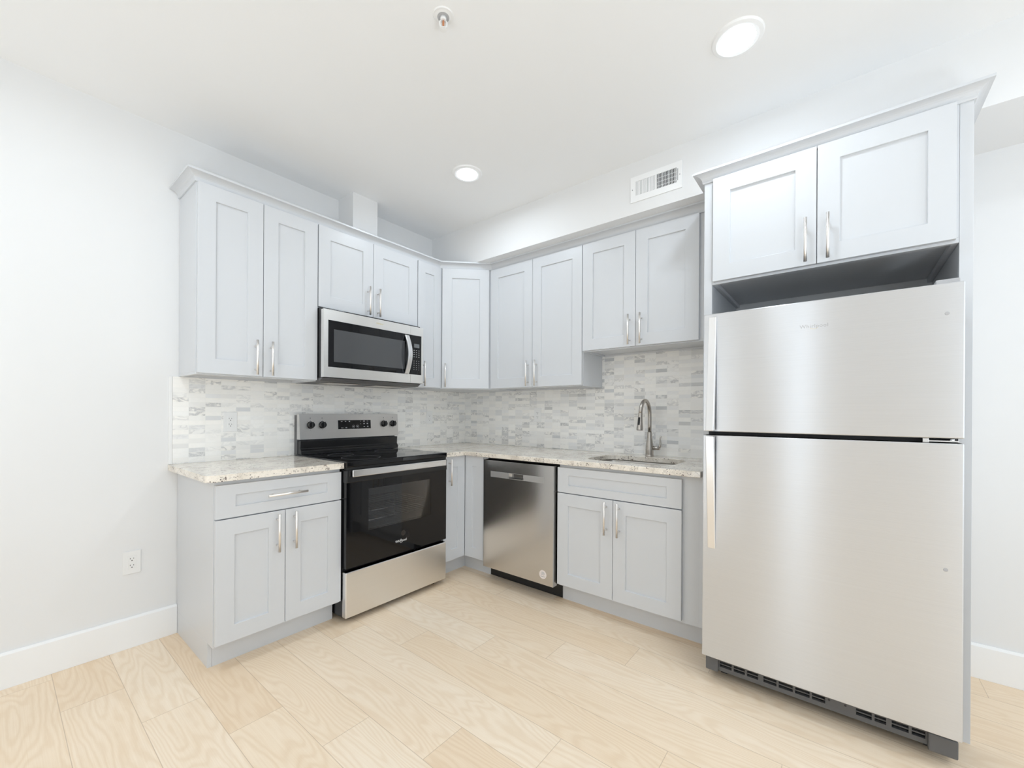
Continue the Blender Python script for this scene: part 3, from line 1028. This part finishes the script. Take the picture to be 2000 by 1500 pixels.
for z, wd in ((0.189, 0.020), (0.181, 0.032), (0.173, 0.022), (0.162, 0.034)):
    m.mark(0.5125 - wd / 2, 0.5125 + wd / 2, -0.001, -0.0005, z - 0.0018, z + 0.0018)
m.obj('round_sticker', WARMSTICK, dd, mats=[INKMID])
MB().box(-0.038, 0.582, 0.1275, 0.15, 0.003, 0.104).obj('toe_panel', DULLBLACK, d)

# ------------------------------------------------------------------ refrigerator
fr = thing('refrigerator', 'tall stainless top-freezer refrigerator between two grey panels', 'refrigerator', (0.8214, 2.333, 0), ROT_B)
FW = 0.8116
MB().box(0.006, FW - 0.006, 0.078, 0.78, 0.032, 1.640).obj('body', DULLBLACK, fr, 0.003)
MB().box(0.012, FW - 0.012, 0.066, 0.0775, 0.12, 1.635).obj('door_gasket', DULLBLACK, fr)
def fridge_door(name, z0, z1):
    m = MB()
    n = 24
    front, back = [], []
    for q in range(n + 1):
        t_ = q / n
        x = FW * t_
        bow = 0.0035 * (1 - (2 * t_ - 1) ** 2)
        front.append((x, -bow))
    out = front + [(FW, 0.065), (0, 0.065)]
    m.prism(out, 'z', z0, z1)
    for f_ in m.bm.faces:
        if abs(f_.normal.z) < 0.5:
            f_.smooth = False
    return m.obj(name, STEEL_FRIDGE, fr, 0.004, 2)
fz = fridge_door('freezer_door', 1.124, 1.6488)
fd = fridge_door('refrigerator_door', 0.1142, 1.1075)
def blade(parent, zg, ze):
    """tapered blade handle: stands out by the gap (zg), dies into the door at ze"""
    x0, x1 = 0.0215, 0.0545
    m = MB()
    a = [(x0, -0.046, zg), (x1, -0.046, zg), (x1, -0.020, zg), (x0, -0.020, zg)]
    b = [(x0 + 0.004, -0.014, ze), (x1 + 0.002, -0.014, ze), (x1 + 0.002, -0.001, ze), (x0 + 0.004, -0.001, ze)]
    m.hexa(a, b)
    o = m.obj('handle', HANDLE_STEEL, parent, 0.0025)
    s_ = 1 if ze > zg else -1
    m = MB().box(x0 + 0.006, x1 - 0.006, -0.0205, 0.0005, min(zg + s_ * 0.004, zg + s_ * 0.03), max(zg + s_ * 0.004, zg + s_ * 0.03))
    m.obj('handle_post', DARKGREY, o)
blade(fz, 1.1275, 1.632)
blade(fd, 1.1045, 0.606)
text('logo', 'Whirlpool', 0.0195, (0.405, -0.0040, 1.548), (PI / 2, 0, 0), INKMID, fz, spacing=1.12)
m = MB().tube([(0.405 + 0.013 * math.cos(math.radians(a)), -0.0038, 1.545 + 0.0085 * math.sin(math.radians(a))) for a in range(200, 345, 12)], 0.0006, 6)
m.obj('logo_arc', INKGOLD, fz)
for par, z in ((fz, 1.5456), (fd, 0.6808)):
    m = MB().lathe((0.769, -0.0012, z), [(0.0, -0.0012), (0.005, -0.001), (0.0062, 0.0), (0.0062, 0.002), (0.0, 0.002)], 18, 'y')
    m.obj('screw_plug', INKMID, par)
# hinges
m = MB().box(0.712, 0.728, 0.004, 0.03, 1.1085, 1.123)
m.box(0.728, 0.80, 0.012, 0.05, 1.1105, 1.1165)
m.cyl((0.785, 0.022, 1.1085), (0.785, 0.022, 1.1235), 0.007, n=14)
m.obj('middle_hinge', CHROME, fr, 0.001)
m = MB().prism([(0.02, 1.6492), (0.028, 1.668), (0.10, 1.668), (0.16, 1.650), (0.16, 1.6405), (0.079, 1.6405), (0.079, 1.6492)], 'x', 0.745, 0.803)
m.obj('top_hinge_cover', INKMID, fr, 0.002)
for rx in (0.07, FW - 0.07):
    for ry in (0.12, 0.70):
        MB().cyl((rx - 0.012, ry, 0.020), (rx + 0.012, ry, 0.020), 0.020, n=20).obj('roller', DULLBLACK, fr)
# base grille: rails, mullions and slats in front of a dark back
GZ0_, GZ1_ = 0.044, 0.108
gy = 0.045
m = MB()
m.box(0.05, 0.738, gy, gy + 0.014, GZ0_, 0.062)
m.box(0.05, 0.738, gy, gy + 0.014, 0.098, GZ1_)
for a0, a1 in ((0.050, 0.066), (0.114, 0.122), (0.166, 0.174), (0.216, 0.236), (0.283, 0.291), (0.340, 0.348), (0.396, 0.404), (0.446, 0.540), (0.585, 0.593), (0.625, 0.640), (0.685, 0.693), (0.728, 0.738)):
    m.box(a0, a1, gy, gy + 0.014, 0.0621, 0.0979)
m.box(0.066, 0.728, gy + 0.003, gy + 0.012, 0.0720, 0.0760)
m.box(0.066, 0.728, gy + 0.003, gy + 0.012, 0.0850, 0.0890)
gr = m.obj('base_grille', GRILLEGREY, fr)
MB().box(0.055, 0.735, gy + 0.02, gy + 0.026, 0.046, 0.106).obj('grille_back', SLOT, gr)
MB().box(0.010, 0.062, gy - 0.014, gy + 0.032, 0.040, GZ1_).obj('grille_end_cap', GRILLEGREY, gr, 0.004)
MB().box(0.733, 0.806, gy - 0.018, gy + 0.032, 0.036, 0.098).obj('grille_end_cap', GRILLEGREY, gr, 0.004)
MB().box(0.742, 0.800, gy - 0.014, gy + 0.02, 0.0985, 0.111).obj('bottom_hinge', CHROME, gr, 0.002)
for px in (0.458, 0.508):
    m = MB().lathe((px, gy - 0.0006, 0.082), [(0.0, -0.0002), (0.004, 0.0), (0.004, 0.0005), (0.0, 0.0005)], 12, 'y')
    m.obj('grille_screw', SLOT, gr)

# ------------------------------------------------------------------ outlets
def outlet_part(root):
    m = MB().box(-0.035, 0.035, -0.0055, 0.0, -0.0575, 0.0575)
    p_ = m.obj('cover_plate', PLASTIC, root, 0.002)
    MB().box(-0.0165, 0.0165, -0.0068, -0.0050, -0.0335, 0.0335).obj('receptacle', PLASTIC, p_, 0.0008)
    m = MB()
    for zc in (-0.017, 0.017):
        m.box(-0.0078, -0.0058, -0.0071, -0.0066, zc + 0.0005, zc + 0.0075)
        m.box(0.0052, 0.0072, -0.0071, -0.0066, zc + 0.0005, zc + 0.0065)
        m.lathe((0, -0.0071, zc - 0.007), [(0.0, 0), (0.0026, 0), (0.0026, 0.0005), (0.0, 0.0005)], 12, 'y')
    m.obj('socket_slots', SLOT, p_)
o1 = thing('electrical_outlet', 'white double outlet low on the bare wall above the baseboard', 'outlet', (2.3833, 0.0003, 0.4310), ROT_A, 'white wall outlets')
outlet_part(o1)
dup(o1, (1.954, 0.0088, 1.1395), ROT_A, 'white double outlet on the marble tile above the short countertop')
dup(o1, (0.4517, 0.0088, 1.1560), ROT_A, 'white double outlet on the tile between the range and the corner')
dup(o1, (0.0088, 0.8533, 1.1840), ROT_B, 'white double outlet on the sink wall tile above the dishwasher')

# ------------------------------------------------------------------ ceiling lights, sprinkler, vent
def downlight(loc, label):
    t_ = thing('recessed_light', label, 'light', loc, 0, 'recessed ceiling lights')
    MB().lathe((0, 0, 0), [(0.0625, -0.0030), (0.0655, -0.0085), (0.078, -0.0105), (0.091, -0.0075), (0.0955, 0.0), (0.0625, 0.0)], 64, ring=True).obj('trim_ring', TRIM, t_)
    MB().lathe((0, 0, 0), [(0.0, -0.0035), (0.0623, -0.0035), (0.0623, -0.0005), (0.0, -0.0005)], 64).obj('lens', LENS, t_)
    return t_
l0 = downlight((0.963, 2.490, ZC), 'round recessed light in the ceiling in front of the refrigerator cabinet')
dup(l0, (0.957, 0.963, ZC), 0, 'round recessed light in the ceiling near the corner of the kitchen')
for q, (lx, ly) in enumerate(((2.75, 0.93), (2.75, 4.2), (4.5, 0.95), (4.5, 2.5), (4.5, 4.2), (0.96, 4.2))):  # unseen downlights, added as fill for the room
    dup(l0, (lx, ly, ZC), 0, ('added round recessed light behind the camera, ' + ('nearest the range wall', 'in the room middle by the front wall', 'in the far corner by the range wall', 'in the middle by the side wall', 'in the far front corner', 'past the refrigerator')[q]))

sp = thing('fire_sprinkler', 'small white fire sprinkler head on the ceiling with a red bulb', 'sprinkler', (1.7603, 1.632, ZC))
MB().lathe((0, 0, 0), [(0.0, -0.006), (0.022, -0.006), (0.030, -0.004), (0.037, -0.004), (0.0395, 0.0), (0.0, 0.0)], 36).obj('escutcheon', PLASTIC, sp)
MB().lathe((0, 0, -0.0062), [(0.0, 0.0), (0.021, 0.0), (0.0225, -0.0006), (0.0185, -0.0012), (0.0, -0.0012)], 32).obj('seat_ring', INKMID, sp)
m = MB().cyl((0, 0, -0.0074), (0, 0, -0.019), 0.0125, 0.0105, 20)
for s_ in (-1, 1):
    m.tube([(s_ * 0.0085 * -0.74, s_ * 0.0085 * 0.67, -0.016), (s_ * 0.0135 * -0.74, s_ * 0.0135 * 0.67, -0.026), (s_ * 0.0115 * -0.74, s_ * 0.0115 * 0.67, -0.040), (0, 0, -0.050)], 0.0034, 10)
m.lathe((0, 0, -0.053), [(0.0, 0.006), (0.007, 0.005), (0.0135, 0.0014), (0.0135, 0.0), (0.0, -0.001)], 20)
m.obj('frame', PLASTIC, sp)
MB().tube([(0, 0, -0.019), (0, 0, -0.024), (0, 0, -0.034), (0, 0, -0.045)], [0.0030, 0.0042, 0.0042, 0.0022], 12).obj('bulb', BRASS, sp)

v = thing('air_vent', 'white rectangular air vent with open louvers set in the soffit face', 'vent', (0.4165 + 0.0003, 1.8175, 2.4710), ROT_B)
VW, VH = 0.3, 0.152
m = MB()
a0, a1, b0, b1 = 0.033, 0.270, 0.036, 0.121
m.box(0, a0, -0.006, 0, 0, VH)
m.box(a1, VW, -0.006, 0, 0, VH)
m.box(a0, a1, -0.006, 0, 0, b0)
m.box(a0, a1, -0.006, 0, b1, VH)
m.box(0.1475, 0.1555, -0.006, 0, b0, b1)
vf = m.obj('frame', TRIM, v, 0.0)
MB().box(a0, a1, -0.0012, -0.0002, b0, b1).obj('duct_opening', SLOT, vf)
for q in range(13):
    x = a0 + 0.002 + q * 0.00865
    m = MB().hexa([(x, -0.0055, b0), (x + 0.0060, -0.0020, b0), (x + 0.0060, -0.0010, b0), (x, -0.0045, b0)],
                  [(x, -0.0055, b1), (x + 0.0060, -0.0020, b1), (x + 0.0060, -0.0010, b1), (x, -0.0045, b1)])
    m.obj('louver', TRIM, vf)
for q in range(14):
    x = 0.1575 + q * 0.0082
    MB().box(x, x + 0.0026, -0.0055, -0.0022, b0, b1).obj('louver', TRIM, vf)
m = MB()
for z in (0.053, 0.075, 0.098):
    m.box(0.1556, a1, -0.0021, -0.0013, z - 0.002, z + 0.002)
m.obj('damper_bars', INKMID, vf)
m = MB()
m.box(0.2755, 0.2785, -0.0064, -0.006, 0.045, 0.112)
m.lathe((0.288, -0.0063, 0.076), [(0.0, 0.0), (0.003, 0.0), (0.003, 0.0004), (0.0, 0.0004)], 12, 'y')
m.lathe((0.012, -0.0063, 0.076), [(0.0, 0.0), (0.003, 0.0), (0.003, 0.0004), (0.0, 0.0004)], 12, 'y')
m.obj('damper_lever', INKGREY, vf)
